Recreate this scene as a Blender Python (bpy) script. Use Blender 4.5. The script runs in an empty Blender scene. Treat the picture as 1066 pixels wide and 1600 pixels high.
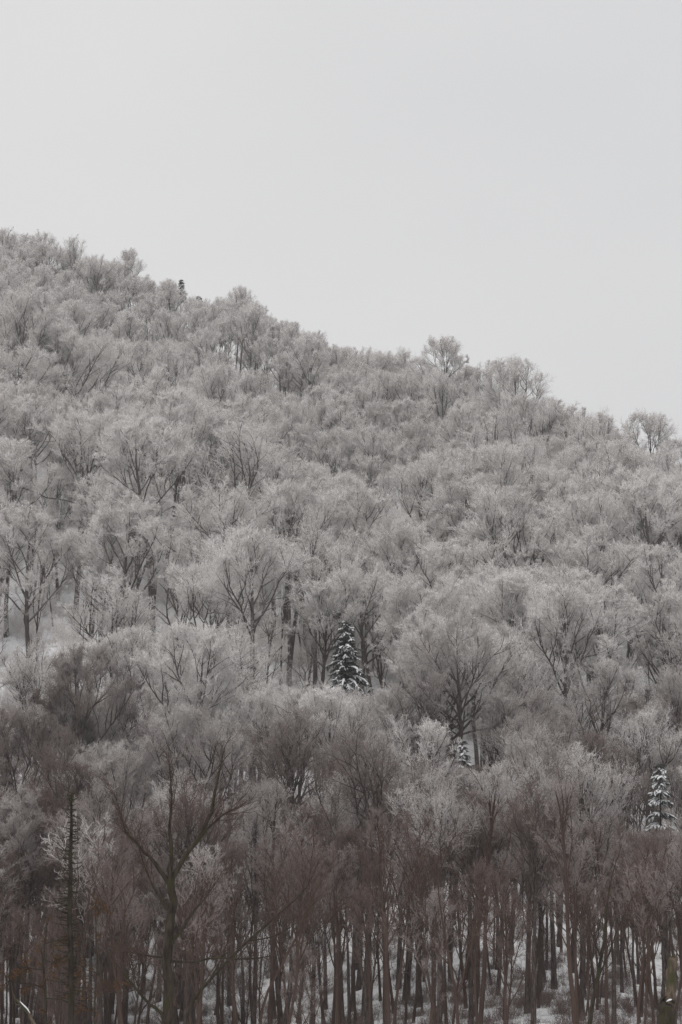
import bpy, math, random
import numpy as np
from mathutils import Vector, noise as mnoise

# ------------------------------------------------------------------ camera
sc = bpy.context.scene
W_PX, H_PX, F_PX, HORIZON = 1066.0, 1600.0, 3770.0, 1500.0
PITCH = math.atan((HORIZON - H_PX / 2) / F_PX)
cam_d = bpy.data.cameras.new('camera')
cam_d.sensor_fit = 'VERTICAL'
cam_d.sensor_height = 36.0
cam_d.lens = 36.0 * F_PX / H_PX
cam_d.clip_start = 0.5
cam_d.clip_end = 20000
cam = bpy.data.objects.new('camera', cam_d)
sc.collection.objects.link(cam)
cam.location = (0, 0, 0)
cam.rotation_euler = (math.pi / 2 + PITCH, 0, 0)
sc.camera = cam

# ------------------------------------------------------------------ overcast sky and soft sun
SUN_EL, SUN_ROT = math.radians(68), math.radians(-160)
world = bpy.data.worlds.new('World')
sc.world = world
world.use_nodes = True
wn, wl = world.node_tree.nodes, world.node_tree.links
wn.clear()
w_out = wn.new('ShaderNodeOutputWorld')
w_bg = wn.new('ShaderNodeBackground')
w_bg.inputs['Strength'].default_value = 0.1
w_sky = wn.new('ShaderNodeTexSky')
w_sky.sky_type = 'NISHITA'
w_sky.sun_disc = False
w_sky.sun_elevation = SUN_EL
w_sky.sun_rotation = SUN_ROT
w_sky.dust_density = 4.0
w_co = wn.new('ShaderNodeTexCoord')
w_map = wn.new('ShaderNodeMapping')
w_map.inputs['Scale'].default_value = (1.0, 1.0, 2.2)
w_noise = wn.new('ShaderNodeTexNoise')
w_noise.inputs['Scale'].default_value = 1.7
w_noise.inputs['Detail'].default_value = 4.0
w_noise.inputs['Roughness'].default_value = 0.45
w_ramp = wn.new('ShaderNodeValToRGB')
w_ramp.color_ramp.elements[0].position = 0.3
w_ramp.color_ramp.elements[0].color = (0.610, 0.624, 0.645, 1)
w_ramp.color_ramp.elements[1].position = 0.7
w_ramp.color_ramp.elements[1].color = (0.745, 0.745, 0.745, 1)
w_mul = wn.new('ShaderNodeMix'); w_mul.data_type = 'RGBA'; w_mul.blend_type = 'MULTIPLY'
w_mul.inputs[0].default_value = 1.0
w_mul.inputs[7].default_value = (10.65, 10.6, 10.55, 1)
w_mix = wn.new('ShaderNodeMix'); w_mix.data_type = 'RGBA'
w_mix.inputs[0].default_value = 0.96            # closed cloud deck
wl.new(w_co.outputs['Generated'], w_map.inputs[0])
wl.new(w_map.outputs[0], w_noise.inputs['Vector'])
wl.new(w_noise.outputs['Fac'], w_ramp.inputs[0])
wl.new(w_ramp.outputs[0], w_mul.inputs[6])
wl.new(w_sky.outputs[0], w_mix.inputs[6])
wl.new(w_mul.outputs[2], w_mix.inputs[7])
wl.new(w_mix.outputs[2], w_bg.inputs[0])
wl.new(w_bg.outputs[0], w_out.inputs[0])

sun_d = bpy.data.lights.new('sun', 'SUN')
sun_d.energy = 1.5
sun_d.angle = math.radians(35)
sun_d.color = (1.0, 0.955, 0.91)
sun = bpy.data.objects.new('sun', sun_d)
sc.collection.objects.link(sun)
sv = Vector((math.sin(SUN_ROT) * math.cos(SUN_EL), math.cos(SUN_ROT) * math.cos(SUN_EL), math.sin(SUN_EL)))
sun.rotation_euler = (-sv).to_track_quat('-Z', 'Y').to_euler()

sc.view_settings.view_transform = 'Standard'
sc.view_settings.look = 'None'
sc.view_settings.exposure = 0.0
sc.view_settings.gamma = 1.0
HAZE = 0.0003
sc.cycles.volume_bounces = 0
sc.cycles.max_bounces = 8
sc.cycles.diffuse_bounces = 6
sc.cycles.use_denoising = True
sc.cycles.denoiser = 'OPENIMAGEDENOISE'
sc.cycles.denoising_input_passes = 'RGB_ALBEDO_NORMAL'
sc.cycles.denoising_prefilter = 'NONE'
sc.cycles.use_adaptive_sampling = False

# ------------------------------------------------------------------ helpers
rng = np.random.default_rng(11)
random.seed(5)
C = sc.collection
CP, SP = math.cos(PITCH), math.sin(PITCH)

def at(px, py, d):
    """world point seen at photo pixel (px, py), d metres away along y"""
    a, b = (px - W_PX / 2) / F_PX, (H_PX / 2 - py) / F_PX
    s = d / (CP - b * SP)
    return np.array((a * s, d, (SP + b * CP) * s))

def norm(v):
    return v / np.maximum(np.linalg.norm(v, axis=-1, keepdims=True), 1e-9)

def tubes(P, R, sides, tip=False):
    """P [N,K,3], R [N,K] -> verts, faces(list of arrays)"""
    N, K, _ = P.shape
    T = np.empty_like(P)
    T[:, 1:-1] = P[:, 2:] - P[:, :-2] if K > 2 else T[:, 1:-1]
    T[:, 0] = P[:, 1] - P[:, 0]
    T[:, -1] = P[:, -1] - P[:, -2]
    T = norm(T)
    ref = np.where(np.abs(T[:, :1, 2:3]) < 0.9, np.array([0., 0, 1]), np.array([1., 0, 0]))
    U = norm(np.cross(T, np.broadcast_to(ref, T.shape)))
    V = np.cross(T, U)
    ang = np.arange(sides) * 2 * np.pi / sides
    ring = (U[:, :, None] * np.cos(ang)[None, None, :, None] + V[:, :, None] * np.sin(ang)[None, None, :, None])
    verts = (P[:, :, None] + ring * R[:, :, None, None])            # N,K,S,3
    idx = np.arange(N * K * sides).reshape(N, K, sides)
    a = idx[:, :-1]; b = idx[:, 1:]
    q = np.stack([a, np.roll(a, -1, 2), np.roll(b, -1, 2), b], -1).reshape(-1, 4)
    verts = verts.reshape(-1, 3)
    if tip:      # collapse last ring to a point: triangles
        keep_last = idx[:, -2]
        tipv = P[:, -1]
        Kk = K - 1
        v2 = (P[:, :Kk, None] + ring[:, :Kk] * R[:, :Kk, None, None]).reshape(-1, 3)
        id2 = np.arange(N * Kk * sides).reshape(N, Kk, sides)
        base = N * Kk * sides
        tips = base + np.arange(N)
        last = id2[:, -1]
        tri = np.stack([last, np.roll(last, -1, 1), np.broadcast_to(tips[:, None], last.shape)], -1).reshape(-1, 3)
        verts = np.concatenate([v2, tipv])
        if Kk > 1:
            a = id2[:, :-1]; b = id2[:, 1:]
            q = np.stack([a, np.roll(a, -1, 2), np.roll(b, -1, 2), b], -1).reshape(-1, 4)
        else:
            q = np.zeros((0, 4), int)
        return verts, q, tri
    return verts, q, np.zeros((0, 3), int)

class Geo:
    def __init__(s): s.v, s.q, s.t, s.qm, s.tm, s.n = [], [], [], [], [], 0
    def add(s, verts, q, t, m=0):
        s.v.append(verts); s.q.append(q + s.n); s.t.append(t + s.n)
        s.qm.append(np.full(len(q), m)); s.tm.append(np.full(len(t), m)); s.n += len(verts)
        return s
    def tube(s, P, R, sides, m=0, tip=False):
        P = np.asarray(P, float); R = np.asarray(R, float)
        if P.ndim == 2: P, R = P[None], R[None]
        return s.add(*tubes(P, R, sides, tip), m)
    def mesh(s, name, mats, smooth=True):
        me = bpy.data.meshes.new(name)
        v = np.concatenate(s.v); q = np.concatenate(s.q).astype(np.int32); t = np.concatenate(s.t).astype(np.int32)
        me.vertices.add(len(v)); me.vertices.foreach_set('co', v.astype(np.float32).ravel())
        nl = q.size + t.size
        me.loops.add(nl)
        me.loops.foreach_set('vertex_index', np.concatenate([q.ravel(), t.ravel()]))
        me.polygons.add(len(q) + len(t))
        me.polygons.foreach_set('loop_start', np.concatenate([np.arange(len(q)) * 4, q.size + np.arange(len(t)) * 3]).astype(np.int32))
        me.polygons.foreach_set('material_index', np.concatenate(s.qm + s.tm).astype(np.int32))
        me.polygons.foreach_set('use_smooth', np.full(len(q) + len(t), smooth))
        for m in mats: me.materials.append(m)
        me.update(calc_edges=True); me.validate()
        return me

def link(name, data, parent=None):
    o = bpy.data.objects.new(name, data)
    C.objects.link(o)
    if parent is not None: o.parent = parent
    return o

def tag(o, label, cat, group=None):
    o['label'] = label; o['category'] = cat
    if group: o['group'] = group
    return o

# ------------------------------------------------------------------ materials
def new_mat(name):
    m = bpy.data.materials.new(name); m.use_nodes = True
    n, l = m.node_tree.nodes, m.node_tree.links
    b = n['Principled BSDF']; b.inputs['Specular IOR Level'].default_value = 0.15
    b.inputs['Roughness'].default_value = 0.9
    return m, n, l, b

def math_node(n, l, op, a, b=None, clamp=False):
    m = n.new('ShaderNodeMath'); m.operation = op; m.use_clamp = clamp
    for i, v in enumerate((a, b)):
        if v is None: continue
        if hasattr(v, 'is_output'): l.new(v, m.inputs[i])
        else: m.inputs[i].default_value = v
    return m.outputs[0]

def frost_amount(n, l, z0, z1, rnd, nz, scale=0.35):
    """rime grows with altitude, varies from tree to tree and clump to clump"""
    geo = n.new('ShaderNodeNewGeometry')
    sep = n.new('ShaderNodeSeparateXYZ'); l.new(geo.outputs['Position'], sep.inputs[0])
    big = n.new('ShaderNodeTexNoise'); big.inputs['Scale'].default_value = 0.035; big.inputs['Detail'].default_value = 2
    l.new(geo.outputs['Position'], big.inputs['Vector'])
    oi = n.new('ShaderNodeObjectInfo')
    shift = math_node(n, l, 'ADD', math_node(n, l, 'MULTIPLY', math_node(n, l, 'SUBTRACT', big.outputs['Fac'], 0.5), 17.0),
                      math_node(n, l, 'MULTIPLY', math_node(n, l, 'SUBTRACT', oi.outputs['Random'], 0.5), 13.0))
    alt = math_node(n, l, 'ADD', sep.outputs[2], shift)
    mr = n.new('ShaderNodeMapRange'); mr.interpolation_type = 'SMOOTHSTEP'
    mr.inputs[1].default_value = z0; mr.inputs[2].default_value = z1
    l.new(alt, mr.inputs[0])
    r = math_node(n, l, 'MULTIPLY', math_node(n, l, 'SUBTRACT', oi.outputs['Random'], 0.5), rnd)
    tx = n.new('ShaderNodeTexNoise'); tx.inputs['Scale'].default_value = scale; tx.inputs['Detail'].default_value = 3
    l.new(geo.outputs['Position'], tx.inputs['Vector'])
    k = math_node(n, l, 'MULTIPLY', math_node(n, l, 'SUBTRACT', tx.outputs['Fac'], 0.5), nz)
    gate = math_node(n, l, 'MULTIPLY', mr.outputs[0], 2.5, True)
    f = math_node(n, l, 'ADD', mr.outputs[0], math_node(n, l, 'MULTIPLY', math_node(n, l, 'ADD', r, k), gate))
    return f, geo

def mix_col(n, l, fac, c1, c2):
    m = n.new('ShaderNodeMix'); m.data_type = 'RGBA'
    if hasattr(fac, 'is_output'): l.new(fac, m.inputs[0])
    else: m.inputs[0].default_value = fac
    for i, c in ((6, c1), (7, c2)):
        if hasattr(c, 'is_output'): l.new(c, m.inputs[i])
        else: m.inputs[i].default_value = (*c, 1)
    return m.outputs[2]

def make_twig_mat():
    m, n, l, b = new_mat('frosted_twigs')
    f, geo = frost_amount(n, l, -2, 33, 0.35, 0.7)
    cl = n.new('ShaderNodeClamp'); l.new(f, cl.inputs[0]); cl.inputs[1].default_value = 0.03; cl.inputs[2].default_value = 0.92
    tone = n.new('ShaderNodeTexNoise'); tone.inputs['Scale'].default_value = 0.06
    l.new(geo.outputs['Position'], tone.inputs['Vector'])
    bark = mix_col(n, l, tone.outputs['Fac'], (0.110, 0.071, 0.061), (0.155, 0.111, 0.098))
    # rime and settled snow on upper sides; also paints in lit tops, shaded undersides
    sep = n.new('ShaderNodeSeparateXYZ'); l.new(geo.outputs['Normal'], sep.inputs[0])
    up = n.new('ShaderNodeMapRange'); up.inputs[1].default_value = -0.5; up.inputs[2].default_value = 0.6
    up.inputs[3].default_value = 0.55; up.inputs[4].default_value = 1.2
    l.new(sep.outputs[2], up.inputs[0])
    fac = math_node(n, l, 'MULTIPLY', cl.outputs[0], up.outputs[0], True)
    l.new(mix_col(n, l, fac, bark, (0.88, 0.86, 0.85)), b.inputs['Base Color'])
    return m

def make_bark_mat(name, c1, c2, frost_top=0.75, moss=None):
    m, n, l, b = new_mat(name)
    f, geo = frost_amount(n, l, 8, 70, 0.3, 0.6, 1.5)
    co = n.new('ShaderNodeTexCoord')
    mp = n.new('ShaderNodeMapping'); mp.inputs['Scale'].default_value = (6, 6, 1.2)
    l.new(co.outputs['Object'], mp.inputs[0])
    tx = n.new('ShaderNodeTexNoise'); tx.inputs['Scale'].default_value = 2.0; tx.inputs['Detail'].default_value = 6
    l.new(mp.outputs[0], tx.inputs['Vector'])
    rp = n.new('ShaderNodeValToRGB')
    rp.color_ramp.elements[0].position = 0.35; rp.color_ramp.elements[0].color = (*c1, 1)
    rp.color_ramp.elements[1].position = 0.68; rp.color_ramp.elements[1].color = (*c2, 1)
    l.new(tx.outputs['Fac'], rp.inputs[0])
    col = rp.outputs[0]
    if moss:
        t2 = n.new('ShaderNodeTexNoise'); t2.inputs['Scale'].default_value = 2.3; t2.inputs['Detail'].default_value = 5
        l.new(co.outputs['Object'], t2.inputs['Vector'])
        mr = n.new('ShaderNodeMapRange'); mr.inputs[1].default_value = 0.48; mr.inputs[2].default_value = 0.62
        l.new(t2.outputs['Fac'], mr.inputs[0])
        col = mix_col(n, l, mr.outputs[0], col, moss)
    # rime sits on the upper sides of limbs
    sep = n.new('ShaderNodeSeparateXYZ'); l.new(geo.outputs['Normal'], sep.inputs[0])
    up = n.new('ShaderNodeMapRange'); up.inputs[1].default_value = 0.1; up.inputs[2].default_value = 0.8
    l.new(sep.outputs[2], up.inputs[0])
    ff = math_node(n, l, 'MULTIPLY', math_node(n, l, 'MULTIPLY', f, up.outputs[0], True), frost_top, True)
    ff = math_node(n, l, 'ADD', ff, math_node(n, l, 'MULTIPLY', f, 0.10), True)
    l.new(mix_col(n, l, ff, col, (0.60, 0.60, 0.61)), b.inputs['Base Color'])
    bp = n.new('ShaderNodeBump'); bp.inputs['Strength'].default_value = 0.6; bp.inputs['Distance'].default_value = 0.03
    l.new(tx.outputs['Fac'], bp.inputs['Height']); l.new(bp.outputs[0], b.inputs['Normal'])
    return m

def make_snow_mat(name, dirt):
    m, n, l, b = new_mat(name)
    geo = n.new('ShaderNodeNewGeometry')
    tx = n.new('ShaderNodeTexNoise'); tx.inputs['Scale'].default_value = 1.4; tx.inputs['Detail'].default_value = 8
    tx.inputs['Roughness'].default_value = 0.65
    l.new(geo.outputs['Position'], tx.inputs['Vector'])
    rp = n.new('ShaderNodeMapRange'); rp.inputs[1].default_value = 0.54; rp.inputs[2].default_value = 0.70
    l.new(tx.outputs['Fac'], rp.inputs[0])
    f = math_node(n, l, 'MULTIPLY', rp.outputs[0], dirt)
    l.new(mix_col(n, l, f, (0.78, 0.79, 0.81), (0.16, 0.125, 0.10)), b.inputs['Base Color'])
    b.inputs['Roughness'].default_value = 0.7
    t2 = n.new('ShaderNodeTexNoise'); t2.inputs['Scale'].default_value = 0.8; t2.inputs['Detail'].default_value = 6
    l.new(geo.outputs['Position'], t2.inputs['Vector'])
    bp = n.new('ShaderNodeBump'); bp.inputs['Strength'].default_value = 0.5; bp.inputs['Distance'].default_value = 0.3
    l.new(t2.outputs['Fac'], bp.inputs['Height']); l.new(bp.outputs[0], b.inputs['Normal'])
    return m

M_TWIG = make_twig_mat()
M_BARK = make_bark_mat('grey_brown_bark', (0.036, 0.027, 0.024), (0.125, 0.098, 0.088))
M_MOSSY = make_bark_mat('mossy_bark', (0.016, 0.012, 0.009), (0.060, 0.046, 0.035), 0.2, (0.036, 0.032, 0.016))
M_DEAD = make_bark_mat('dead_wood', (0.060, 0.042, 0.030), (0.150, 0.115, 0.085), 0.2, (0.050, 0.050, 0.022))
M_SNOW = make_snow_mat('forest_snow', 0.85)
M_PAD = make_snow_mat('snow_load', 0.0)

def make_plain(name, c1, c2, scale):
    m, n, l, b = new_mat(name)
    geo = n.new('ShaderNodeNewGeometry')
    tx = n.new('ShaderNodeTexNoise'); tx.inputs['Scale'].default_value = scale; tx.inputs['Detail'].default_value = 4
    l.new(geo.outputs['Position'], tx.inputs['Vector'])
    l.new(mix_col(n, l, tx.outputs['Fac'], c1, c2), b.inputs['Base Color'])
    return m
M_NEEDLE = make_plain('spruce_needles', (0.025, 0.031, 0.025), (0.105, 0.108, 0.100), 3.0)
M_LEAF = make_plain('rusty_dry_leaves', (0.085, 0.038, 0.018), (0.160, 0.085, 0.042), 5.0)
M_STEM = make_plain('red_brown_stems', (0.045, 0.028, 0.022), (0.095, 0.064, 0.052), 1.2)

# ------------------------------------------------------------------ terrain
SIL = [(-400, 250), (-200, 290), (0, 350), (100, 388), (200, 424), (300, 455), (400, 492), (500, 540), (560, 566), (620, 582),
       (700, 592), (760, 606), (820, 642), (880, 674), (960, 704), (1000, 724), (1066, 752), (1250, 825), (1500, 930)]
def crest_dist(u):
    return 372 - 190 * np.clip(u, -0.3, 0.3)
_u, _t = [], []
for px, py in SIL:
    d = 372.0
    for _ in range(3):
        p = at(px, py, d); d = float(crest_dist(p[0] / p[1]))
    _u.append(p[0] / p[1]); _t.append((p[2] - 12.3) / d)
_u, _t = np.array(_u), np.array(_t)
Y0, Z0 = 142.0, -4.6

def fnoise(x, y, s, seed):
    """smooth value noise, vectorised"""
    x = np.asarray(x, float) / s + seed * 17.13; y = np.asarray(y, float) / s + seed * 5.71
    xi, yi = np.floor(x), np.floor(y)
    fx, fy = x - xi, y - yi
    fx = fx * fx * (3 - 2 * fx); fy = fy * fy * (3 - 2 * fy)
    h = lambda a, b: np.modf(np.abs(np.sin(a * 127.1 + b * 311.7 + seed * 3.3) * 43758.5453))[0]
    return (h(xi, yi) * (1 - fx) + h(xi + 1, yi) * fx) * (1 - fy) + (h(xi, yi + 1) * (1 - fx) + h(xi + 1, yi + 1) * fx) * fy

def ground_z(x, y):
    x = np.asarray(x, float); y = np.asarray(y, float)
    u = np.clip(x / np.maximum(y, 80), -0.26, 0.26)
    yc = crest_dist(u)
    zc = np.interp(u, _u, _t) * yc
    t = (y - Y0) / (yc - Y0)
    g = np.clip(t, 0, 1.6) ** 1.22 + np.minimum(t, 0) * 0.3
    g = g + 0.035 * np.sin(g * 2 * np.pi * 1.5 + u * 18)
    rise = Z0 + (zc + 3 - Z0) * g
    fall = zc + 3 - (y - yc) * 0.32
    k = 9.0
    z = -k * np.log(np.exp(-np.clip((rise), -400, 400) / k) + np.exp(-np.clip(fall, -400, 400) / k))
    floor = Z0 + (fnoise(x, y, 30, 3) - 0.5) * 1.0 + 2.6 * np.exp(-((y / 25.0) ** 2))
    k2 = 2.0
    z = np.where(y < 0, floor, k2 * np.log(np.exp(np.clip(z, -60, 400) / k2) + np.exp(np.clip(floor, -60, 60) / k2)))
    z = np.maximum(z, -6.0)
    b = np.clip((y - 150) / 60, 0, 1) * (1 - .65 * np.clip(1 - np.abs(y - yc) / 50, 0, 1))
    z = z + b * ((fnoise(x, y, 34, 1) - 0.5) * 7.0 + (fnoise(x, y, 13, 2) - 0.5) * 2.0)
    return z

xs = np.concatenate([[-1400, -1100, -850, -650, -450, -300, -220], np.arange(-160, 161, 2.0), [220, 300, 450, 650, 850, 1100, 1400]])
ys = np.concatenate([[-1400, -900, -500, -250, -100, -40], np.arange(0, 500, 2.0), [520, 560, 640, 800, 1000, 1400]])
X, Y = np.meshgrid(xs, ys)
Zg = ground_z(X, Y)
g = Geo()
nx, ny = len(xs), len(ys)
I = np.arange(nx * ny).reshape(ny, nx)
q = np.stack([I[:-1, :-1], I[:-1, 1:], I[1:, 1:], I[1:, :-1]], -1).reshape(-1, 4)
g.add(np.stack([X, Y, Zg], -1).reshape(-1, 3), q, np.zeros((0, 3), int))
hill = link('snowy_hillside', g.mesh('snowy_hillside', [M_SNOW]))
hill['kind'] = 'structure'

# thin winter haze filling the valley
g = Geo()
hx, hy0, hy1, hz0, hz1 = 1410., -1410., 1410., -60., 150.
v = np.array([(x, y, z) for z in (hz0, hz1) for y in (hy0, hy1) for x in (-hx, hx)])
g.add(v, np.array([(0, 2, 3, 1), (4, 5, 7, 6), (0, 1, 5, 4), (2, 6, 7, 3), (0, 4, 6, 2), (1, 3, 7, 5)]), np.zeros((0, 3), int))
hm = bpy.data.materials.new('haze'); hm.use_nodes = True
hn, hl = hm.node_tree.nodes, hm.node_tree.links
hn.remove(hn['Principled BSDF'])
hv = hn.new('ShaderNodeVolumePrincipled')
hv.inputs['Color'].default_value = (0.93, 0.94, 0.96, 1); hv.inputs['Density'].default_value = HAZE
hl.new(hv.outputs[0], hn['Material Output'].inputs['Volume'])
if HAZE > 0:
    haze = link('haze', g.mesh('haze', [hm], False)); haze['kind'] = 'stuff'
    haze['label'] = 'thin pale winter haze over the valley and hill'

# ------------------------------------------------------------------ bare tree generator
def grow(P0, D0, L, K, wander, up):
    N = len(P0)
    P = np.empty((N, K, 3)); P[:, 0] = P0
    D = norm(D0.copy())
    st = (L / (K - 1))[:, None]
    for k in range(1, K):
        D = norm(D + rng.normal(0, wander, (N, 3)) + np.array([0, 0, up]))
        P[:, k] = P[:, k - 1] + D * st
    return P

def spawn(P, n, t0, t1, ang, spread=0.25):
    """n children per polyline: start points, directions, parameter t, parent index"""
    N, K, _ = P.shape
    par = np.repeat(np.arange(N), n)
    base = (np.tile(np.arange(n), N) + rng.uniform(0.1, 0.9, N * n)) / n
    t = t0 + (t1 - t0) * base
    s = t * (K - 1); i = np.minimum(s.astype(int), K - 2); f = (s - i)[:, None]
    p = P[par, i] * (1 - f) + P[par, i + 1] * f
    d = norm(P[par, i + 1] - P[par, i])
    ref = norm(rng.normal(0, 1, (N * n, 3)))
    w = norm(np.cross(d, ref))
    a = ang * rng.uniform(1 - spread, 1 + spread, N * n)[:, None]
    return p, d * np.cos(a) + w * np.sin(a), t, par

class Env:
    """lobed dome that the twig tips fill"""
    def __init__(s, c, rh, rv, lobes=9):
        s.c, s.r = np.array(c, float), np.array([rh, rh, rv])
        s.ld = norm(rng.normal(0, 1, (lobes, 3))); s.la = rng.uniform(-0.16, 0.22, lobes)
    def dist(s, p, d):
        o = (p - s.c) / s.r; v = d / s.r
        a = (v * v).sum(1); b = (o * v).sum(1); c = (o * o).sum(1) - 1
        disc = np.maximum(b * b - a * c, 0)
        T = np.maximum((-b + np.sqrt(disc)) / a, 0.05)
        e = norm(o + v * T[:, None])
        k = 1 + (np.maximum(e @ s.ld.T - 0.55, 0) * 2.2 * s.la).sum(1)
        return T * k

def taper(N, K, r0, r1):
    r0 = np.broadcast_to(r0, (N,))[:, None]; r1 = np.broadcast_to(r1, (N,))[:, None]
    return r0 + (r1 - r0) * np.linspace(0, 1, K)[None]

def bare_tree(H, bole, rh, n_limb, spread, fork, lean, dens=1.0, tw=1.0, n2=8, n3=7, thick=1.0):
    """one leafless tree; returns geometry of trunk, limbs (list) and crown"""
    K = 9
    r_base = 0.0155 * H * thick * rng.uniform(0.9, 1.15)
    top = fork * H
    d0 = norm(np.array([[lean * rng.normal(), lean * rng.normal(), 1.0]]))
    T = grow(np.array([[0, 0, -0.4]]), d0, np.array([top + 0.4]), K, 0.035, 0.05)
    RT = taper(1, K, r_base, r_base * 0.34)
    RT[0, 0] *= 1.35
    tip = T[0, -1]
    env = Env((T[0, 5, 0], T[0, 5, 1], H * (bole + 1) / 2 + 0.02 * H), rh, H * (1 - bole) / 2 * 1.06)
    # limbs leave the upper trunk, steeper towards the top
    t0 = (bole * 0.92 * H) / top
    p, _, t, _ = spawn(T, n_limb, t0, 1.0, 0.5)
    f = (t - t0) / (1 - t0)
    az = np.arange(n_limb) * 2.4 + rng.uniform(-0.5, 0.5, n_limb) + rng.uniform(0, 6)
    inc = (spread * (1 - 0.72 * f)) * rng.uniform(0.8, 1.15, n_limb)
    d = np.stack([np.sin(inc) * np.cos(az), np.sin(inc) * np.sin(az), np.cos(inc)], -1)
    L = env.dist(p, norm(d + np.array([0, 0, 0.35]))) * rng.uniform(0.84, 0.97, n_limb)
    LP = grow(p, d, L, 8, 0.15, 0.09)
    lr = r_base * (0.40 - 0.14 * f) * np.clip(L / (0.35 * H), 0.55, 1.1)
    LR = taper(n_limb, 8, lr, 0.016)
    # leader continues
    lead = grow(np.array([tip]), norm(T[:, -1] - T[:, -2]), env.dist(T[:, -1], norm(T[:, -1] - T[:, -2])) * 0.9, 8, 0.10, 0.03)
    leadR = taper(1, 8, r_base * 0.34, 0.015)
    P1 = np.concatenate([LP, lead]); R1 = np.concatenate([LR, leadR]); n1 = len(P1)
    # second order
    p, d, t, par = spawn(P1, n2, 0.30, 1.0, 0.66, .35)
    L1 = np.linalg.norm(np.diff(P1, axis=1), axis=2).sum(1)
    d = norm(d + np.array([0, 0, 0.20]))
    L = np.minimum(L1[par] * (0.62 - 0.34 * t), env.dist(p, d) * 0.95) * rng.uniform(0.72, 1.06, len(p))
    L = np.maximum(L, 0.4)
    P2 = grow(p, d, L, 6, 0.17, 0.07)
    R2 = taper(len(P2), 6, np.clip(0.017 * L, 0.014, 0.05), 0.009)
    # third order: tufts towards the branch ends
    p, d, t, par = spawn(P2, n3, 0.34, 1.0, 0.70, .4)
    d = norm(d + np.array([0, 0, 0.22]))
    L = np.clip(L[par] * 0.42 + 0.12, 0.3, 0.95) * rng.uniform(0.7, 1.2, len(p))
    P3 = grow(p, d, L, 4, 0.17, 0.08)
    R3 = taper(len(P3), 4, 0.0125 * tw, 0.008 * tw)
    # twigs and side shoots, thick with rime
    p, d, t, par = spawn(P3, max(4, int(11 * dens)), 0.15, 1.0, 0.88, .4)
    d = norm(d + np.array([0, 0, 0.15]))
    L4 = np.clip(L[par] * 0.5, 0.18, 0.45) * rng.uniform(0.65, 1.2, len(p))
    P4 = grow(p, d, L4, 2, 0.15, 0.05)
    R4 = taper(len(P4), 2, 0.0085 * tw, 0.006 * tw)
    p, d, t, par = spawn(P4, 4, 0.15, 1.0, 0.9, .4)
    d = norm(d + np.array([0, 0, 0.10]))
    L5 = L4[par] * rng.uniform(0.4, 0.75, len(p))
    P5 = grow(p, d, L5, 2, 0.15, 0.0)
    R5 = taper(len(P5), 2, 0.0075 * tw, 0.003)
    gt = Geo().tube(T, RT, 10)
    limbs = [Geo().tube(P1[i:i + 1], R1[i:i + 1], 6) for i in range(n1)]
    gc = Geo().tube(P2, R2, 4).tube(P3, R3, 3, 1).tube(P4, R4, 3, 1).tube(P5, R5, 3, 1, True)
    return gt, limbs, gc, P1, R1, T, RT

BROWN = (9, 10, 11, 12)
KINDS = [  # name, look, H, bole, rh, limbs, spread, fork, lean, dens, twig
    ('domed_tree',   'wide domed crown',          18.5, .58, 4.2, 11, 1.10, .72, .03, 1.0, 1.0),
    ('domed_tree',   'round full crown',          16.5, .56, 3.6, 11, 1.00, .74, .04, 1.0, 1.0),
    ('vase_tree',    'fan shaped crown of steep limbs', 16.5, .46, 3.6,  9, 0.72, .55, .05, 1.0, 1.0),
    ('upright_tree', 'narrow upright crown',      18.5, .54, 2.7, 10, 0.80, .82, .03, 1.0, 1.0),
    ('tall_tree',    'small crown on tall bare trunk', 20.0, .68, 3.2, 10, 1.00, .82, .03, 1.0, 1.0),
    ('spreading_tree', 'broad layered crown',     17.0, .60, 4.7, 12, 1.20, .72, .05, 1.0, 1.0),
    ('leaning_tree', 'lopsided leaning crown',    16.0, .54, 3.5, 10, 1.00, .72, .12, 1.0, 1.0),
    ('open_tree',    'thin open crown',           17.5, .54, 3.6, 10, 0.95, .72, .05, 0.5, 1.0),
    ('low_tree',     'low bushy crown',           11.0, .34, 3.1, 10, 1.00, .62, .06, 1.0, 0.95),
    ('bare_tree', 'fan of steep limbs on tall bole', 15.5, .58, 3.0,  9, 0.62, .64, .025, 0.36, 0.9),
    ('bare_tree', 'domed crown above a long bole', 15.0, .55, 3.3,  9, 0.85, .70, .03, 0.36, 0.9),
    ('bare_tree', 'slim crown on tall straight bole', 16.5, .60, 2.2,  9, 0.60, .82, .02, 0.36, 0.9),
    ('bare_tree', 'forked crooked limbs',         14.0, .46, 3.2,  8, 0.80, .52, .07, 0.36, 0.9),
]
PROTO = []
for name, look, H, bole, rh, nl, sp, fk, ln, dn, tw in KINDS:
    gt, limbs, gc, P1, R1, T, RT = bare_tree(H, bole, rh, nl, sp, fk, ln, dn, tw, thick=.78 if name == 'bare_tree' else .80)
    tr = gt.mesh('trunk', [M_BARK])
    lm = [x.mesh('limb', [M_BARK]) for x in limbs]
    cr = gc.mesh('crown', [M_BARK, M_TWIG])
    gf = Geo().tube(T, RT, 8).tube(P1, R1, 5)
    PROTO.append(dict(name=name, look=look, H=H, rh=rh, trunk=tr, limbs=lm, crown=cr, far=gf.mesh('trunk', [M_BARK]), whole=gc.tube(T, RT, 7).tube(P1, R1, 4).mesh('whole_tree', [M_BARK, M_TWIG])))

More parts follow.
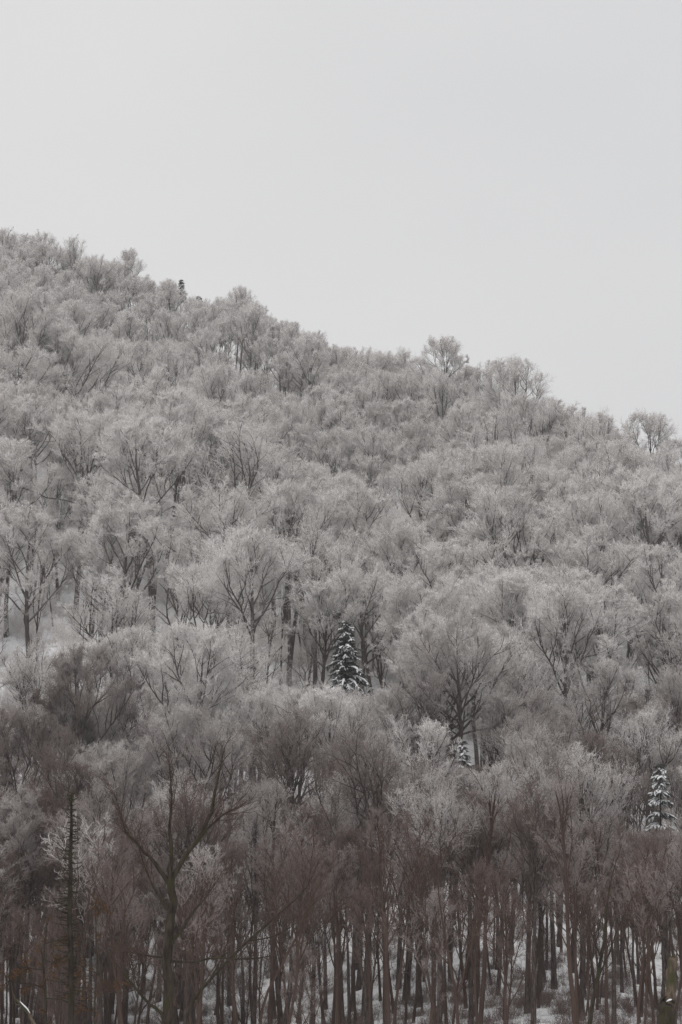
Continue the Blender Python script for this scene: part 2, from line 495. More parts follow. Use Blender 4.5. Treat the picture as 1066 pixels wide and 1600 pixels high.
def place(kind, x, y, scale, rot, near, label, group, sink=0.0):
    pr = PROTO[kind]
    e = link('bare_tree' if near else 'frosted_tree', None)
    e.location = (x, y, float(ground_z(x, y)) - sink); e.rotation_euler = (rng.normal(0, .02), rng.normal(0, .02), rot)
    s = scale
    e.scale = (s * rng.uniform(.92, 1.08), s * rng.uniform(.92, 1.08), s)
    tag(e, label, 'tree', group)
    if near:
        link('trunk', pr['trunk'], e)
        for m in pr['limbs']: link('limb', m, e)
    else:
        link('trunk', pr['far'], e)
    link('crown', pr['crown'], e)
    return e

# slender poles and saplings of the understorey
POLES = []
for look, H, bole, rh, nl, sp, fk, ln, n2, n3 in [
        ('slender straight stem', 11.5, .42, 1.2, 8, .55, .84, .02, 5, 4),
        ('slim forked stem',      10.0, .40, 1.50, 6, .50, .60, .05, 5, 4),
        ('thin leaning stem',     9.5, .38, 1.30, 7, .60, .78, .11, 5, 4),
        ('whippy red brown stem', 7.0, .28, 1.1, 7, .55, .74, .05, 5, 4)]:
    gt, limbs, gc, P1, R1, T, RT = bare_tree(H, bole, rh, nl, sp, fk, ln, .4, .9, n2, n3, 0.62)
    gf = Geo().tube(T, RT, 7).tube(P1, R1, 4)
    POLES.append(dict(look=look, H=H, trunk=gf.mesh('trunk', [M_STEM]), crown=gc.mesh('crown', [M_STEM, M_TWIG])))

def stem_clump(n, H, fan):
    """several thin stems fanning out of one root"""
    g, gc = Geo(), Geo()
    az = rng.uniform(0, 6.28, n); inc = rng.uniform(0.02, fan, n)
    d = np.stack([np.sin(inc) * np.cos(az), np.sin(inc) * np.sin(az), np.cos(inc)], -1)
    P = grow(rng.normal(0, .12, (n, 3)) * (1, 1, 0) - (0, 0, .2), d, H * rng.uniform(.6, 1, n), 8, .05, .015)
    RS = taper(n, 8, rng.uniform(.022, .05, n), .008)
    p, d, t, par = spawn(P, 11, .25, 1, .45)
    L = rng.uniform(.7, 1.7, len(p)) * (1.2 - .6 * t)
    P2 = grow(p, d, L, 4, .12, .06); gc.tube(P2, taper(len(P2), 4, .011, .006), 3)
    p, d, t, par = spawn(P2, 6, .15, 1, .55)
    P3 = grow(p, d, rng.uniform(.3, .7, len(p)), 2, .1, .05); gc.tube(P3, taper(len(P3), 2, .007, .004), 3)
    p, d, t, par = spawn(P3, 3, .15, 1, .6)
    P4 = grow(p, d, rng.uniform(.15, .35, len(p)), 2, .1, .05); gc.tube(P4, taper(len(P4), 2, .005, .003), 3, 0, True)
    return dict(look='', H=H, stems=[Geo().tube(P[i:i + 1], RS[i:i + 1], 5).mesh('stem', [M_STEM]) for i in range(n)], crown=gc.mesh('twigs', [M_TWIG]))
CLUMPS = [stem_clump(7, 6.5, .35), stem_clump(11, 5.0, .5), stem_clump(9, 7.5, .28)]

# ------------------------------------------------------------------ forest layout
# sight lines kept open towards landmark trees: px, half width, depth, lowest visible py
OPEN = [(540, 45, 205, 1085), (1030, 42, 166, 1305), (722, 18, 172, 1200), (283, 8, 389, 443), (310, 9, 386, 470)]
CLEAR = [(60, 222, 90, 9), (340, 228, 110, 8), (960, 184, 60, 9), (745, 160, 34, 8), (590, 168, 40, 6)]
def clear(x, y):      # small clearings where the snow and the boles show
    px = 533 + F_PX * x / y
    return any(((px - cx) / rx) ** 2 + ((y - cy) / ry) ** 2 < 1 for cx, cy, rx, ry in CLEAR)
def max_height(x, y, half):
    px = 533 + F_PX * x / y
    h = 99.0
    for hx, w, d, py in OPEN:
        if y < d + 1 and abs(px - hx) < w + half * F_PX / y:
            h = min(h, at(hx, py, y)[2] - float(ground_z(x, y)))
        if abs(y - d) < 2.0 and abs(px - hx) < 30: h = 0
    return h

def scatter(n, y_a, y_b, radius, u_max=0.166):
    pts, grid = [], {}
    for a, b in rng.uniform(0, 1, (n, 2)):
        y = math.sqrt(y_a ** 2 + (y_b ** 2 - y_a ** 2) * a)
        u = (b - 0.5) * 2 * u_max
        x = u * y
        r = radius(x, y, u)
        if r is None: continue
        cx, cy = int(x // 8), int(y // 8)
        ok = True
        for i in (-1, 0, 1):
            for j in (-1, 0, 1):
                for (x2, y2, r2) in grid.get((cx + i, cy + j), ()):
                    if (x - x2) ** 2 + (y - y2) ** 2 < (0.5 * (r + r2)) ** 2: ok = False
        if ok:
            grid.setdefault((cx, cy), []).append((x, y, r)); pts.append((x, y))
    return pts

def tree_r(x, y, u):
    yc = float(crest_dist(u))
    if y > yc + 20 or clear(x, y): return None
    r = 3.85 + 2.3 * float(fnoise(x, y, 22, 7))
    if 185 <= y < 250: r += .8
    if 190 < y < 320 and float(fnoise(x * .45, y, 13, 31)) > .83: return None      # gaps along the contours
    if y < 185: r = 2.7 + 1.9 * float(fnoise(x, y, 9, 7))
    if y > yc - 40: r *= 0.82
    return r
BROWN_D = 182
trees = []
for (x, y) in scatter(70000, 118, 410, tree_r):
    yc = float(crest_dist(x / y))
    ridge = y > yc - 40
    k = int(rng.choice(9, p=[.20, .14, .14, .02, .02, .20, .09, .09, .10] if ridge else [.17, .15, .12, .10, .10, .12, .08, .08, .08]))
    if rng.uniform() < np.interp(y, [155, 205, 240], [.88, .25, .0]): k = int(rng.choice(BROWN))
    lo = np.interp(y, [120, 140, 175, 210, 250, 300, 345, 400], [.74, .84, .95, 1.08, 1.12, 1.02, .84, .70])
    s = float(lo * (rng.uniform(.78, 1.12) if ridge else rng.uniform(.82, 1.16)))
    s = min(s, max_height(x, y, PROTO[k]['rh'] * s) / PROTO[k]['H'])
    if s < (.3 if ridge else .42): continue
    trees.append((x, y, k, s, rng.uniform(0, 6.283)))
for px_, k_, s_ in ((602, 2, 1.0), (716, 2, 1.22), (740, 0, 1.0), (768, 12, 1.0), (828, 1, 1.0), (955, 7, .8)):
    u_ = (px_ - 533) / F_PX * 1.01; yr_ = float(crest_dist(u_)) - 1
    trees = [t for t in trees if (t[0] - u_ * yr_) ** 2 + (t[1] - yr_) ** 2 > 12]
    trees.append((u_ * yr_, yr_, k_, s_, px_ * .37))
trees.sort(key=lambda t: -PROTO[t[2]]['H'] * t[3] / t[1])
near_t = [t for t in trees if t[1] < BROWN_D]
frost_t = [t for t in trees if t[1] >= BROWN_D]
single, rest = frost_t[:300], frost_t[300:]
print('TREES', len(trees), 'brown', len(near_t), 'rest', len(rest))

def size_word(s, y):
    m = s / float(np.interp(y, [120, 140, 175, 210, 250, 300, 345, 400], [.74, .84, .95, 1.08, 1.12, 1.02, .84, .70]))
    return 'short ' if m < .9 else ('big ' if m > 1.06 else '')
LAND = [((540, 205), 'pointed dark spruce'), ((1031, 166), 'slim snow loaded spruce'), ((722, 172), 'half hidden small spruce')]
special = {}
for (hpx, hd), nm in LAND:
    hx_ = (hpx - 533) / F_PX * hd * 1.02
    by = sorted(near_t + single, key=lambda t: (t[0] - hx_) ** 2 + (t[1] - hd) ** 2)
    b1 = [t for t in by if t[1] > hd][0]; f1 = [t for t in by if t[1] <= hd][0]
    special[b1[:2]] = f'tree standing closest behind the {nm}'
    special[f1[:2]] = f'tree standing closest in front of the {nm}'
def place(x, y, k, s, rot, name, label, group, full):
    if (x, y) in special: label = ('brown bare ' if name == 'bare_tree' else 'frosted ') + special[(x, y)]
    else: label = size_word(s, y) + label
    pr = PROTO[k]
    e = link(name, None)
    e.location = (x, y, float(ground_z(x, y)) - .1); e.rotation_euler = (rng.normal(0, .025), rng.normal(0, .025), rot)
    wd = s * float(np.interp(y, [170, 190, 235, 290], [1.0, 1.18, 1.18, 1.05]))
    e.scale = (wd * rng.uniform(.94, 1.10), wd * rng.uniform(.94, 1.10), s)
    tag(e, label, 'tree', group)
    if full:
        link('trunk', pr['trunk'], e)
        for m in pr['limbs']: link('limb', m, e)
    else:
        link('trunk', pr['far'], e)
    link('crown', pr['crown'], e)

for (x, y, k, s, rot) in near_t:
    place(x, y, k, s, rot, 'bare_tree', f'brown bare tree with {PROTO[k]["look"]} at the hill foot',
          'bare brown trees at the foot of the hill', True)
for (x, y, k, s, rot) in single:
    yc = float(crest_dist(x / y))
    if y < 225: zone, grp = 'on the lower slope', 'lightly frosted trees on the lower slope'
    elif y < 285: zone, grp = 'on the middle slope', 'frosted trees on the middle slope'
    elif y < yc - 12: zone, grp = 'high on the slope', 'frosted trees on the upper slope'
    else: zone, grp = 'on the ridge against the sky', 'frosted trees along the ridge'
    place(x, y, k, s, rot, 'frosted_tree', f'frosted tree with {PROTO[k]["look"]} {zone}', grp, y < 225)

# the remaining far trees of the upper slope and ridge: one wood
def wood(name, items, label, cat, meshes):
    col = bpy.data.collections.new('wood_trees')
    for i, me in enumerate(meshes):
        col.objects.link(bpy.data.objects.new('%s_%02d' % (name, i), me))
    pts = bpy.data.meshes.new(name)
    pts.from_pydata([(x, y, float(ground_z(x, y)) - .1) for (x, y, k, s, r) in items], [], [])
    for an, ty, vals in (('kind', 'INT', [t[2] for t in items]), ('size', 'FLOAT', [t[3] for t in items]), ('turn', 'FLOAT', [t[4] for t in items])):
        a = pts.attributes.new(an, ty, 'POINT'); a.data.foreach_set('value', vals)
    o = link(name, pts); o['kind'] = 'stuff'; o['label'] = label; o['category'] = cat
    ng = bpy.data.node_groups.new('wood', 'GeometryNodeTree')
    ng.interface.new_socket('Geometry', in_out='INPUT', socket_type='NodeSocketGeometry')
    ng.interface.new_socket('Geometry', in_out='OUTPUT', socket_type='NodeSocketGeometry')
    n, l = ng.nodes, ng.links
    gi, go = n.new('NodeGroupInput'), n.new('NodeGroupOutput')
    iop = n.new('GeometryNodeInstanceOnPoints'); ci = n.new('GeometryNodeCollectionInfo')
    ci.inputs['Collection'].default_value = col
    ci.inputs['Separate Children'].default_value = True; ci.inputs['Reset Children'].default_value = True
    def attr(nm, ty):
        a = n.new('GeometryNodeInputNamedAttribute'); a.data_type = ty; a.inputs[0].default_value = nm
        return a.outputs[0]
    cx = n.new('ShaderNodeCombineXYZ'); l.new(attr('turn', 'FLOAT'), cx.inputs[2])
    l.new(gi.outputs[0], iop.inputs['Points']); l.new(ci.outputs[0], iop.inputs['Instance'])
    iop.inputs['Pick Instance'].default_value = True
    l.new(attr('kind', 'INT'), iop.inputs['Instance Index'])
    l.new(cx.outputs[0], iop.inputs['Rotation']); l.new(attr('size', 'FLOAT'), iop.inputs['Scale'])
    l.new(iop.outputs[0], go.inputs[0])
    md = o.modifiers.new('trees', 'NODES'); md.node_group = ng
    return o
if rest: wood('far_wood', rest, 'dense frosted wood covering the far upper slope and ridge', 'wood', [p['whole'] for p in PROTO])

# understorey
def pole_r(x, y, u):
    if y < 190 and clear(x, y): return None
    if y < 150: return 1.75 + 1.7 * float(fnoise(x, y, 12, 9))
    if y < 190: return 2.9 + 3.0 * float(fnoise(x, y, 12, 9))
    return 3.6 + 4 * float(fnoise(x, y, 15, 9))
poles = scatter(30000, 104, 262, pole_r)
n_p = 0
for (x, y) in poles:
    h = max_height(x, y, 1.0)
    c = rng.uniform() < (.05 if y < 150 else .08 if y < 165 else .04)
    pr = CLUMPS[int(rng.integers(3))] if c else POLES[int(rng.integers(4))]
    s = min(float(rng.uniform(.75, 1.2)) * (1.0 if y < 190 else 1.28), h / pr['H'])
    if s < .4: continue
    e = link('stem_clump' if c else 'sapling', None)
    e.location = (x, y, float(ground_z(x, y)) - .05); e.rotation_euler = (0, 0, rng.uniform(0, 6.28)); e.scale = (s, s, s)
    where = 'in the thicket before the slope' if y < 150 else ('between the bare brown trees' if y < 190 else 'between the frosted trees')
    sz = 'tall ' if s > 1.08 else ('short ' if s < .85 else '')
    if c: tag(e, f'{sz}red brown clump of thin fanning stems {where}', 'shrub', 'stem clumps ' + where)
    else: tag(e, f'{sz}sapling with {pr["look"]} {where}', 'sapling', 'saplings ' + where)
    if c:
        for m in pr['stems']: link('stem', m, e)
    else: link('trunk', pr['trunk'], e)
    cr = link('twigs' if c else 'crown', pr['crown'], e)
    if c: cr['kind'] = 'stuff'
    n_p += 1
print('POLES', n_p)

# brush poking through the snow: nobody could count it
def brush_mesh():
    g = Geo()
    n = 26
    az = rng.uniform(0, 6.28, n); inc = rng.uniform(0.0, .75, n)
    d = np.stack([np.sin(inc) * np.cos(az), np.sin(inc) * np.sin(az), np.cos(inc)], -1)
    P = grow(rng.normal(0, .7, (n, 3)) * (1, 1, 0) - (0, 0, .1), d, rng.uniform(.6, 1.9, n), 4, .1, .02)
    g.tube(P, taper(n, 4, .012, .006), 3)
    p, d, t, par = spawn(P, 7, .2, 1, .6)
    P2 = grow(p, d, rng.uniform(.25, .7, len(p)), 2, .1, .03); g.tube(P2, taper(len(P2), 2, .008, .005), 3)
    p, d, t, par = spawn(P2, 4, .1, 1, .6)
    P3 = grow(p, d, rng.uniform(.12, .35, len(p)), 2, .1, .03); g.tube(P3, taper(len(P3), 2, .006, .003), 3, 0, True)
    return g.mesh('brush', [M_TWIG])
BR = [brush_mesh() for _ in range(3)]

items = []
for a, b in rng.uniform(0, 1, (5200, 2)):
    y = math.sqrt(110 ** 2 + (390 ** 2 - 110 ** 2) * a); x = (b - .5) * .34 * y
    if fnoise(x, y, 9, 21) < (.25 if y < 185 else .25): continue
    items.append((x, y, int(rng.integers(3)), float(rng.uniform(.6, 1.4) if y > 185 else rng.uniform(.25, .6)), float(rng.uniform(0, 6.28))))
for a, b in rng.uniform(0, 1, (1500, 2)):
    y = math.sqrt(118 ** 2 + (185 ** 2 - 118 ** 2) * a); x = (b - .5) * .34 * y
    items.append((x, y, int(rng.integers(3)), float(rng.uniform(.2, .55)), float(rng.uniform(0, 6.28))))
wood('undergrowth', items, 'thin frosted brush poking through the snow under the trees', 'undergrowth', BR)

# ------------------------------------------------------------------ snow laden spruces
def snow_pad(g, P, w, m=0):
    """lumpy cushion of snow lying along polyline P"""
    K = len(P); S = 7
    ang = np.arange(S) / S * 2 * np.pi
    tan = norm(np.gradient(P, axis=0)); side = norm(np.cross(tan, [0, 0, 1.0])); up = np.cross(side, tan)
    rr = w * np.sin(np.linspace(.25, np.pi - .2, K)) * rng.uniform(.75, 1.25, K)
    V = P[:, None] + rr[:, None, None] * (side[:, None] * np.cos(ang)[None, :, None] + .55 * up[:, None] * (np.sin(ang)[None, :, None] + .75))
    I = np.arange(K * S).reshape(K, S); a, b = I[:-1], I[1:]
    q = np.stack([a, np.roll(a, -1, 1), np.roll(b, -1, 1), b], -1).reshape(-1, 4)
    V = np.concatenate([V.reshape(-1, 3), P[:1], P[-1:]])
    t = np.concatenate([np.stack([np.roll(I[0], -1), I[0], np.full(S, K * S)], -1), np.stack([I[-1], np.roll(I[-1], -1), np.full(S, K * S + 1)], -1)])
    g.add(V, q, t, m)

def spruce(px, py_top, d, reach, load, label, whorl_gap=.62, depth=9.0, bare_low=0.0, z_base=None):
    top = at(px, py_top, d)
    zb = float(ground_z(top[0], top[1]))
    H = top[2] - zb
    e = tag(link('spruce_tree', None), label, 'spruce')
    e.location = (top[0], top[1], zb)
    tz = np.linspace(-.3, H, 10)
    T = np.stack([.05 * np.sin(tz * .6), .04 * np.cos(tz * .5), tz], -1)
    link('trunk', Geo().tube(T, np.linspace(.013 * H + .02, .012, 10), 8).mesh('trunk', [M_MOSSY]), e)
    z = H - .25; k = 0
    while z > max(H - depth, 1.2):
        f = H - z
        n = 4 if f < 1.0 else int(rng.integers(6, 9))
        z += rng.uniform(-.12, .12)
        for j in range(n):
            if rng.uniform() < .12: continue
            az = j * 6.283 / n + k * .9 + rng.uniform(-.3, .3)
            L = reach * min(1, (f / depth) ** .8 * 1.25) * rng.uniform(.5, 1.2) + .18
            droop = -.10 - .05 * f + rng.uniform(-.1, .1)
            K = 6
            tt = np.linspace(0, 1, K)
            P = np.stack([np.cos(az) * tt * L, np.sin(az) * tt * L, z + rng.uniform(-.1, .1) + L * (.28 * tt + (droop - .30) * tt ** 2)], -1)
            P[:, :2] += T[min(9, int(z / H * 9)), :2]
            g = Geo().tube(P, np.linspace(.022, .006, K), 4, 1)
            # needle sprays: flat fans of short twigs dressed with needles
            ns = max(12, int(L * 26))
            p, dd, t, par = spawn(P[None], ns, .1, 1, 1.0, .15)
            flat = norm(dd * (1, 1, .25) + np.array([0, 0, -.5]) * rng.uniform(.3, 1.6, (ns, 1)))
            ll = rng.uniform(.28, .75, ns) * (1.1 - .5 * t) * min(1, L / 1.0 + .35)
            Q = grow(p, flat, ll, 3, .08, -.04)
            g.tube(Q, taper(ns, 3, .038, .014), 3)
            p, dd, t, par = spawn(Q, 7, .05, 1, .8)
            Q2 = grow(p, dd, rng.uniform(.06, .15, len(p)), 2, .1, -.04)
            g.tube(Q2, taper(len(Q2), 2, .012, .006), 3, 0, True)
            b = link('bough', g.mesh('bough', [M_NEEDLE, M_MOSSY]), e)
            if rng.uniform() < load and L > .3:
                gs = Geo()
                t0, t1 = rng.uniform(.1, .35), rng.uniform(.85, 1.0)
                ti = np.linspace(t0, t1, 7)
                PP = np.stack([np.interp(ti, tt, P[:, c]) for c in range(3)], -1)
                snow_pad(gs, PP + (0, 0, .03), rng.uniform(.5, 1.2) * (.06 + .045 * L))
                for _ in range(int(3 + 6 * L)):
                    i = int(rng.integers(ns))
                    snow_pad(gs, np.stack([np.interp(np.linspace(.1, 1, 4), [0, .5, 1], Q[i][:, c]) for c in range(3)], -1) + (0, 0, .025), rng.uniform(.05, .11))
                link('snow', gs.mesh('snow', [M_PAD]), b)
        z -= whorl_gap * rng.uniform(.75, 1.2) * (.55 if f < 1.5 else 1); k += 1
    return e
spruce(540, 970, 205, 2.1, .62, 'pointed dark spruce with snow on its boughs among the frosted trees', .44, 7.5)
spruce(1031, 1190, 166, 1.15, 1.0, 'slim spruce thickly loaded with white snow pads between bare trees', .70, 7.0)
spruce(722, 1156, 172, 1.05, .9, 'small spruce with clotted snow half hidden behind bare twigs', .62, 6.0)
spruce(283, 435, 389, .65, .1, 'little dark spruce tip standing on the ridge line', .5, 4.0)
spruce(310, 461, 386, .9, .2, 'stunted dark spruce with a blunt top below the ridge tip', .4, 2.4)

# ------------------------------------------------------------------ foreground trees in front of the wood
def px_line(pts, d, dy=0.0):
    """[(px, py, radius)] -> smooth polyline standing about d metres away, drifting dy in depth"""
    n = len(pts)
    A = np.array([at(p[0], p[1], d + dy * i / max(1, n - 1)) for i, p in enumerate(pts)])
    R = np.array([p[2] for p in pts], float)
    m = (n - 1) * 3 + 1
    ti = np.linspace(0, n - 1, m)
    out = np.empty((m, 3))
    for j, t in enumerate(ti):                      # Catmull-Rom
        i = min(int(t), n - 2); f = t - i
        p0, p1, p2, p3 = A[max(i - 1, 0)], A[i], A[i + 1], A[min(i + 2, n - 1)]
        out[j] = .5 * ((2 * p1) + (p2 - p0) * f + (2 * p0 - 5 * p1 + 4 * p2 - p3) * f * f + (3 * p1 - p0 - 3 * p2 + p3) * f ** 3)
    Rr = np.interp(ti, range(n), R)
    jit = rng.normal(0, 1, (m, 3)); jit[0] = 0
    out += jit * (Rr * .22)[:, None]
    return out, Rr

def resample(P, K):
    s = np.concatenate([[0], np.cumsum(np.linalg.norm(np.diff(P, axis=0), axis=1))])
    ti = np.linspace(0, s[-1], K)
    return np.stack([np.interp(ti, s, P[:, c]) for c in range(3)], -1)

def spray(lines, n2, n3, n4, L2, mat, up=.10, ang=.6, t0=.3):
    g = Geo()
    P1 = np.stack([resample(P, 10) for P in lines])
    p, d, t, par = spawn(P1, n2, t0, 1, ang)
    d = norm(d + np.array([0, 0, .25]))
    LL = L2 * rng.uniform(.5, 1.2, len(p)) * (1.15 - .5 * t)
    P2 = grow(p, d, LL, 5, .12, up); g.tube(P2, taper(len(P2), 5, .012, .005), 4)
    p, d, t, par = spawn(P2, n3, .15, 1, .6)
    P3 = grow(p, d, LL[par] * rng.uniform(.3, .6, len(p)), 3, .12, up); g.tube(P3, taper(len(P3), 3, .006, .0035), 3)
    p, d, t, par = spawn(P3, n4, .1, 1, .65)
    P4 = grow(p, d, rng.uniform(.1, .3, len(p)), 2, .12, .03); g.tube(P4, taper(len(P4), 2, .004, .002), 3, 0, True)
    return g, P3

def ground_px(px, d):
    x = (px - W_PX / 2) / F_PX * d * 1.02
    z = float(ground_z(x, d))
    return HORIZON - z / d * F_PX + 12

def local(e, g):      # meshes are built in world space; move them to the thing's base
    for v in g.v: v -= np.array(e.location)
    return g
def fg_thing(name, label, cat, px, d, group=None):
    e = tag(link(name, None), label, cat, group)
    p = at(px, ground_px(px, d), d)
    e.location = (p[0], p[1], float(ground_z(p[0], p[1])))
    bpy.context.view_layer.update()
    return e
def part(e, name, g, mats, parent=None):
    o = link(name, local(e, g).mesh(name, mats), parent or e)
    if name in ('twigs', 'leaves', 'dead_twigs'): o['kind'] = 'stuff'
    return o

# mossy old tree with a forked top
d = 72
e = fg_thing('mossy_tree', 'dark mossy old tree with forked limbs rising before the wood', 'tree', 268, d)
gp = ground_px(268, d)
tl = px_line([(270, gp, .22), (267, 1640, .175), (265, 1560, .155), (263, 1480, .14), (268, 1410, .125), (267, 1365, .115)], d)
part(e, 'trunk', Geo().tube(*tl, 12), [M_MOSSY])
limb_def = [
    [(267, 1368, .085), (268, 1330, .06), (266, 1290, .045), (268, 1245, .03), (266, 1195, .014)],
    [(269, 1372, .085), (288, 1338, .075), (310, 1312, .07), (326, 1280, .06), (334, 1248, .052), (341, 1215, .03), (352, 1165, .01)],
    [(312, 1310, .045), (330, 1290, .035), (350, 1272, .025), (375, 1262, .012)],
    [(264, 1380, .085), (242, 1348, .055), (218, 1322, .045), (197, 1300, .035), (190, 1278, .018), (178, 1235, .008)],
    [(266, 1478, .06), (285, 1450, .05), (304, 1422, .04), (320, 1404, .022), (338, 1378, .009)],
    [(265, 1502, .05), (300, 1503, .035), (335, 1497, .028), (380, 1499, .022), (425, 1493, .009)],
    [(263, 1496, .04), (235, 1494, .028), (205, 1488, .012)],
    [(262, 1420, .05), (245, 1395, .035), (228, 1360, .022), (214, 1310, .009)]]
ll = []
for i, ld in enumerate(limb_def):
    P, R = px_line(ld, d, rng.uniform(-1.2, 1.2) if i else 0)
    part(e, 'limb', Geo().tube(P, R, 7), [M_MOSSY]); ll.append(P)
g, _ = spray(ll, 13, 6, 3, 1.0, M_STEM)
part(e, 'crown', g, [M_STEM])
# dead bristly spruce pole
d = 76
e = fg_thing('dead_spruce', 'slim dead spruce pole bristling with short broken twigs', 'tree', 112, d)
gp = ground_px(112, d)
P, R = px_line([(110, gp, .12), (110, 1600, .10), (111, 1500, .09), (109, 1420, .078), (111, 1340, .062), (111, 1270, .042), (113, 1238, .02)], d)
part(e, 'trunk', Geo().tube(P, R, 10), [M_MOSSY])
g = Geo()
p, dd, t, par = spawn(resample(P, 14)[None], 340, .35, 1, 1.35)
dd = norm(dd + np.array([0, 0, -.15]))
L = rng.uniform(.12, .6, len(p)) ** 1.3 * (2.0 - 1.4 * t)
P2 = grow(p, dd, L, 4, .14, .03); g.tube(P2, taper(len(P2), 4, .016, .008), 4)
p, dd, t, par = spawn(P2, 5, .25, 1, .8)
P3 = grow(p, dd, rng.uniform(.05, .2, len(p)), 2, .1, 0); g.tube(P3, taper(len(P3), 2, .005, .003), 3, 0, True)
part(e, 'dead_twigs', g, [M_MOSSY])

def leaf_quads(P, n, size):
    """small folded dry leaves hanging along twigs"""
    p, d, t, par = spawn(P, n, .1, 1, .9)
    N = len(p)
    w = norm(np.cross(d, rng.normal(0, 1, (N, 3)))); l = norm(d + rng.normal(0, .5, (N, 3)) + (0, 0, -.5))
    nrm = np.cross(w, l); s = size * rng.uniform(.6, 1.3, (N, 1))
    V = np.stack([p, p + l * s * .5 + w * s * .32 + nrm * s * .12, p + l * s, p + l * s * .5 - w * s * .32 + nrm * s * .12], 1).reshape(-1, 3)
    I = np.arange(N * 4).reshape(N, 4)
    return V, np.zeros((0, 4), int), np.concatenate([I[:, [0, 1, 2]], I[:, [0, 2, 3]]])

# young trees that kept their rusty leaves
for (px, d, label, stems) in [
    (70, 80, 'young tree with flat branches of rusty dry leaves beside dead spruce pole',
        [[(75, 0, .07), (72, 1580, .05), (68, 1500, .035), (74, 1440, .012)],
         [(72, 1545, .025), (50, 1538, .02), (25, 1536, .014), (4, 1530, .007)], [(70, 1515, .022), (52, 1514, .018), (34, 1511, .008)],
         [(69, 1475, .02), (85, 1470, .016), (104, 1466, .008)], [(70, 1500, .02), (88, 1505, .016), (96, 1500, .008)],
         [(73, 1560, .022), (95, 1562, .018), (118, 1568, .014), (140, 1560, .007)], [(72, 1530, .02), (100, 1535, .016), (130, 1530, .008)]]),
    (150, 86, 'rusty leaved sapling standing between dead pole and mossy tree',
        [[(150, 0, .05), (148, 1570, .04), (152, 1500, .028), (149, 1420, .010)],
         [(150, 1550, .02), (172, 1548, .014), (196, 1540, .007)], [(151, 1430, .014), (158, 1421, .007)], [(150, 1520, .02), (132, 1515, .014), (118, 1518, .007)]])]:
    e = fg_thing('rusty_sapling', label, 'sapling', px, d)
    gp = ground_px(px, d); lines = []
    gt = Geo()
    for i, st in enumerate(stems):
        st = [(a, gp if b == 0 else b, c) for a, b, c in st]
        P, R = px_line(st, d, rng.uniform(-.8, .8) if i else 0); gt.tube(P, R, 6); lines.append(P)
    part(e, 'stem', gt, [M_MOSSY])
    g, P3 = spray(lines, 9, 5, 3, .55, M_STEM, .0, .9)
    part(e, 'twigs', g, [M_MOSSY])
    sel = P3[rng.uniform(0, 1, len(P3)) < .75]
    part(e, 'leaves', Geo().add(*leaf_quads(sel, 6, .085)), [M_LEAF])

# long arching stems crossing before the trunks
arch = [
    ('bent_sapling', 'long arching stem sweeping up right of the mossy tree', 300, 74,
     [[(285, 0, .06), (292, 1590, .05), (330, 1530, .045), (380, 1478, .038), (440, 1425, .028), (480, 1385, .016), (500, 1340, .007)],
      [(392, 1470, .022), (430, 1462, .018), (465, 1440, .010), (500, 1400, .005)], [(318, 1545, .024), (345, 1500, .02), (362, 1450, .012), (372, 1400, .006)]]),
    ('bent_sapling', 'grey leaning stem slanting down left of the mossy tree', 262, 70,
     [[(275, 0, .06), (262, 1605, .052), (235, 1570, .045), (205, 1535, .035), (180, 1503, .022), (165, 1488, .008)],
      [(215, 1545, .02), (190, 1552, .014), (160, 1548, .006)]]),
    ('bent_sapling', 'bowed brown stem curving over between mossy tree and thicket', 430, 77,
     [[(395, 0, .055), (410, 1580, .045), (440, 1510, .038), (470, 1450, .028), (488, 1400, .018), (520, 1350, .007)],
      [(430, 1530, .022), (420, 1480, .018), (432, 1420, .012), (428, 1370, .005)], [(455, 1480, .02), (490, 1462, .014), (530, 1420, .006)]]),
    ('bent_sapling', 'dark whippy stem arching out of the dense stem thicket', 705, 78,
     [[(722, 0, .06), (715, 1580, .05), (702, 1500, .04), (690, 1430, .028), (684, 1380, .016), (676, 1330, .007)],
      [(714, 1570, .03), (730, 1500, .022), (748, 1430, .014), (752, 1370, .006)], [(704, 1510, .024), (680, 1480, .018), (664, 1430, .012), (655, 1380, .005)]]),
    ('bent_sapling', 'crooked dark trunk leaning right above a snowy gap', 925, 92,
     [[(915, 0, .10), (922, 1590, .09), (934, 1530, .08), (944, 1470, .065), (948, 1420, .045), (956, 1370, .02), (972, 1320, .008)],
      [(936, 1525, .04), (952, 1490, .032), (966, 1450, .02), (990, 1400, .008)], [(940, 1500, .03), (925, 1460, .022), (912, 1410, .010)]]),
    ('bent_sapling', 'thin straight stem with upswept twigs between snowy gaps', 610, 88,
     [[(612, 0, .07), (608, 1580, .06), (604, 1500, .05), (606, 1420, .038), (600, 1350, .02), (598, 1290, .008)],
      [(605, 1480, .026), (630, 1430, .018), (648, 1370, .007)], [(605, 1450, .024), (586, 1410, .016), (572, 1350, .006)]])]
for (nm, label, px, d, stems) in arch:
    e = fg_thing(nm, label, 'sapling', px, d)
    gp = ground_px(px, d); lines = []; gt = Geo()
    for i, st in enumerate(stems):
        st = [(a, gp if b == 0 else b, c) for a, b, c in st]
        P, R = px_line(st, d, rng.uniform(-1, 1) if i else 0); gt.tube(P, R, 7); lines.append(P)
    part(e, 'stem', gt, [M_MOSSY if d < 76 or d == 92 else M_STEM])
    g, _ = spray(lines, 12, 6, 4, .95, M_STEM)
    part(e, 'twigs', g, [M_STEM])

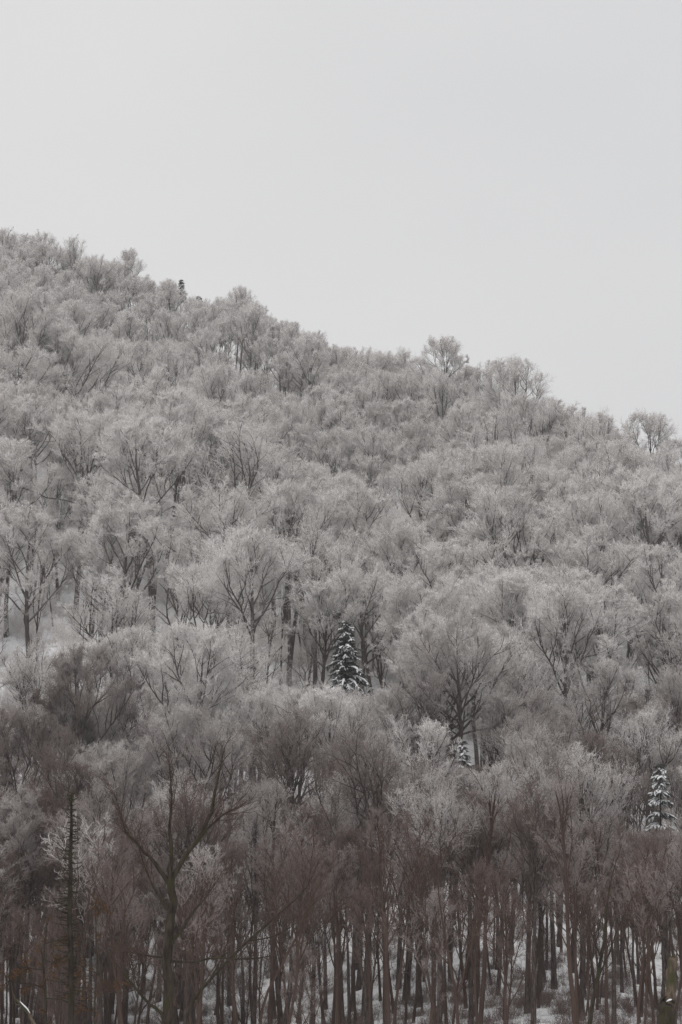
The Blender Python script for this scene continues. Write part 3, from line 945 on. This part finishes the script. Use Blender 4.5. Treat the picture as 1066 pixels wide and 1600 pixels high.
# broken snag
d = 84
e = fg_thing('broken_snag', 'broken mossy tree stump with jagged top and splinter of pale wood', 'snag', 1046, d)
gp = ground_px(1046, d)
P, R = px_line([(1040, gp, .36), (1042, 1640, .34), (1044, 1590, .31), (1046, 1568, .27), (1047, 1562, .17), (1048, 1560, .03)], d)
part(e, 'trunk', Geo().tube(P, R, 14), [M_MOSSY])
P, R = px_line([(1047, 1572, .19), (1048, 1545, .175), (1050, 1520, .165), (1052, 1498, .15)], d + .05)
P = np.concatenate([P, P[-1:] + (0, 0, .04)]); R = np.append(R, .02)
g = Geo().tube(P, R, 14)
base = P[-2]
for k in range(11):                                   # jagged splinters round the break
    a = k / 11 * 6.283
    b0 = base + np.array([math.cos(a) * .12, math.sin(a) * .12, -.06])
    g.tube(np.array([b0, b0 + (rng.normal(0, .02), rng.normal(0, .02), rng.uniform(.08, .30))]), np.array([.05, .008]), 4, 0)
part(e, 'broken_top', g, [M_DEAD])
P, R = px_line([(1057, 1500, .028), (1058, 1482, .022), (1059, 1468, .018), (1053, 1457, .014), (1050, 1440, .006)], d)
part(e, 'splinter', Geo().tube(P, R, 6), [M_DEAD])
gs = Geo()
for (ax, ay, w) in ((1046, 1564, .06),):
    a = at(ax, ay, d - .24); snow_pad(gs, np.array([a + (-.1, 0, -.03), a + (-.03, 0, 0), a + (.05, 0, .02), a + (.1, 0, .05)]), w)
part(e, 'snow', gs, [M_PAD])

# fallen branch with a strip of snow
d = 74
e = fg_thing('fallen_branch', 'dead leaning branch with a strip of snow along its upper side', 'branch', 60, d)
P, R = px_line([(64, ground_px(64, d), .055), (58, 1625, .05), (50, 1592, .045), (36, 1572, .04), (24, 1560, .03), (20, 1551, .02)], d)
part(e, 'stem', Geo().tube(P, R, 7), [M_DEAD])
P2, R2 = px_line([(36, 1571, .02), (28, 1570, .016), (18, 1566, .006)], d)
part(e, 'side_twig', Geo().tube(P2, R2, 5), [M_DEAD])
gs = Geo(); a, _ = px_line([(31, 1566, 0), (36, 1572, 0), (42, 1578, 0), (47, 1585, 0)], d - .03)
snow_pad(gs, a + (0, 0, .025), .04)
part(e, 'snow', gs, [M_PAD])
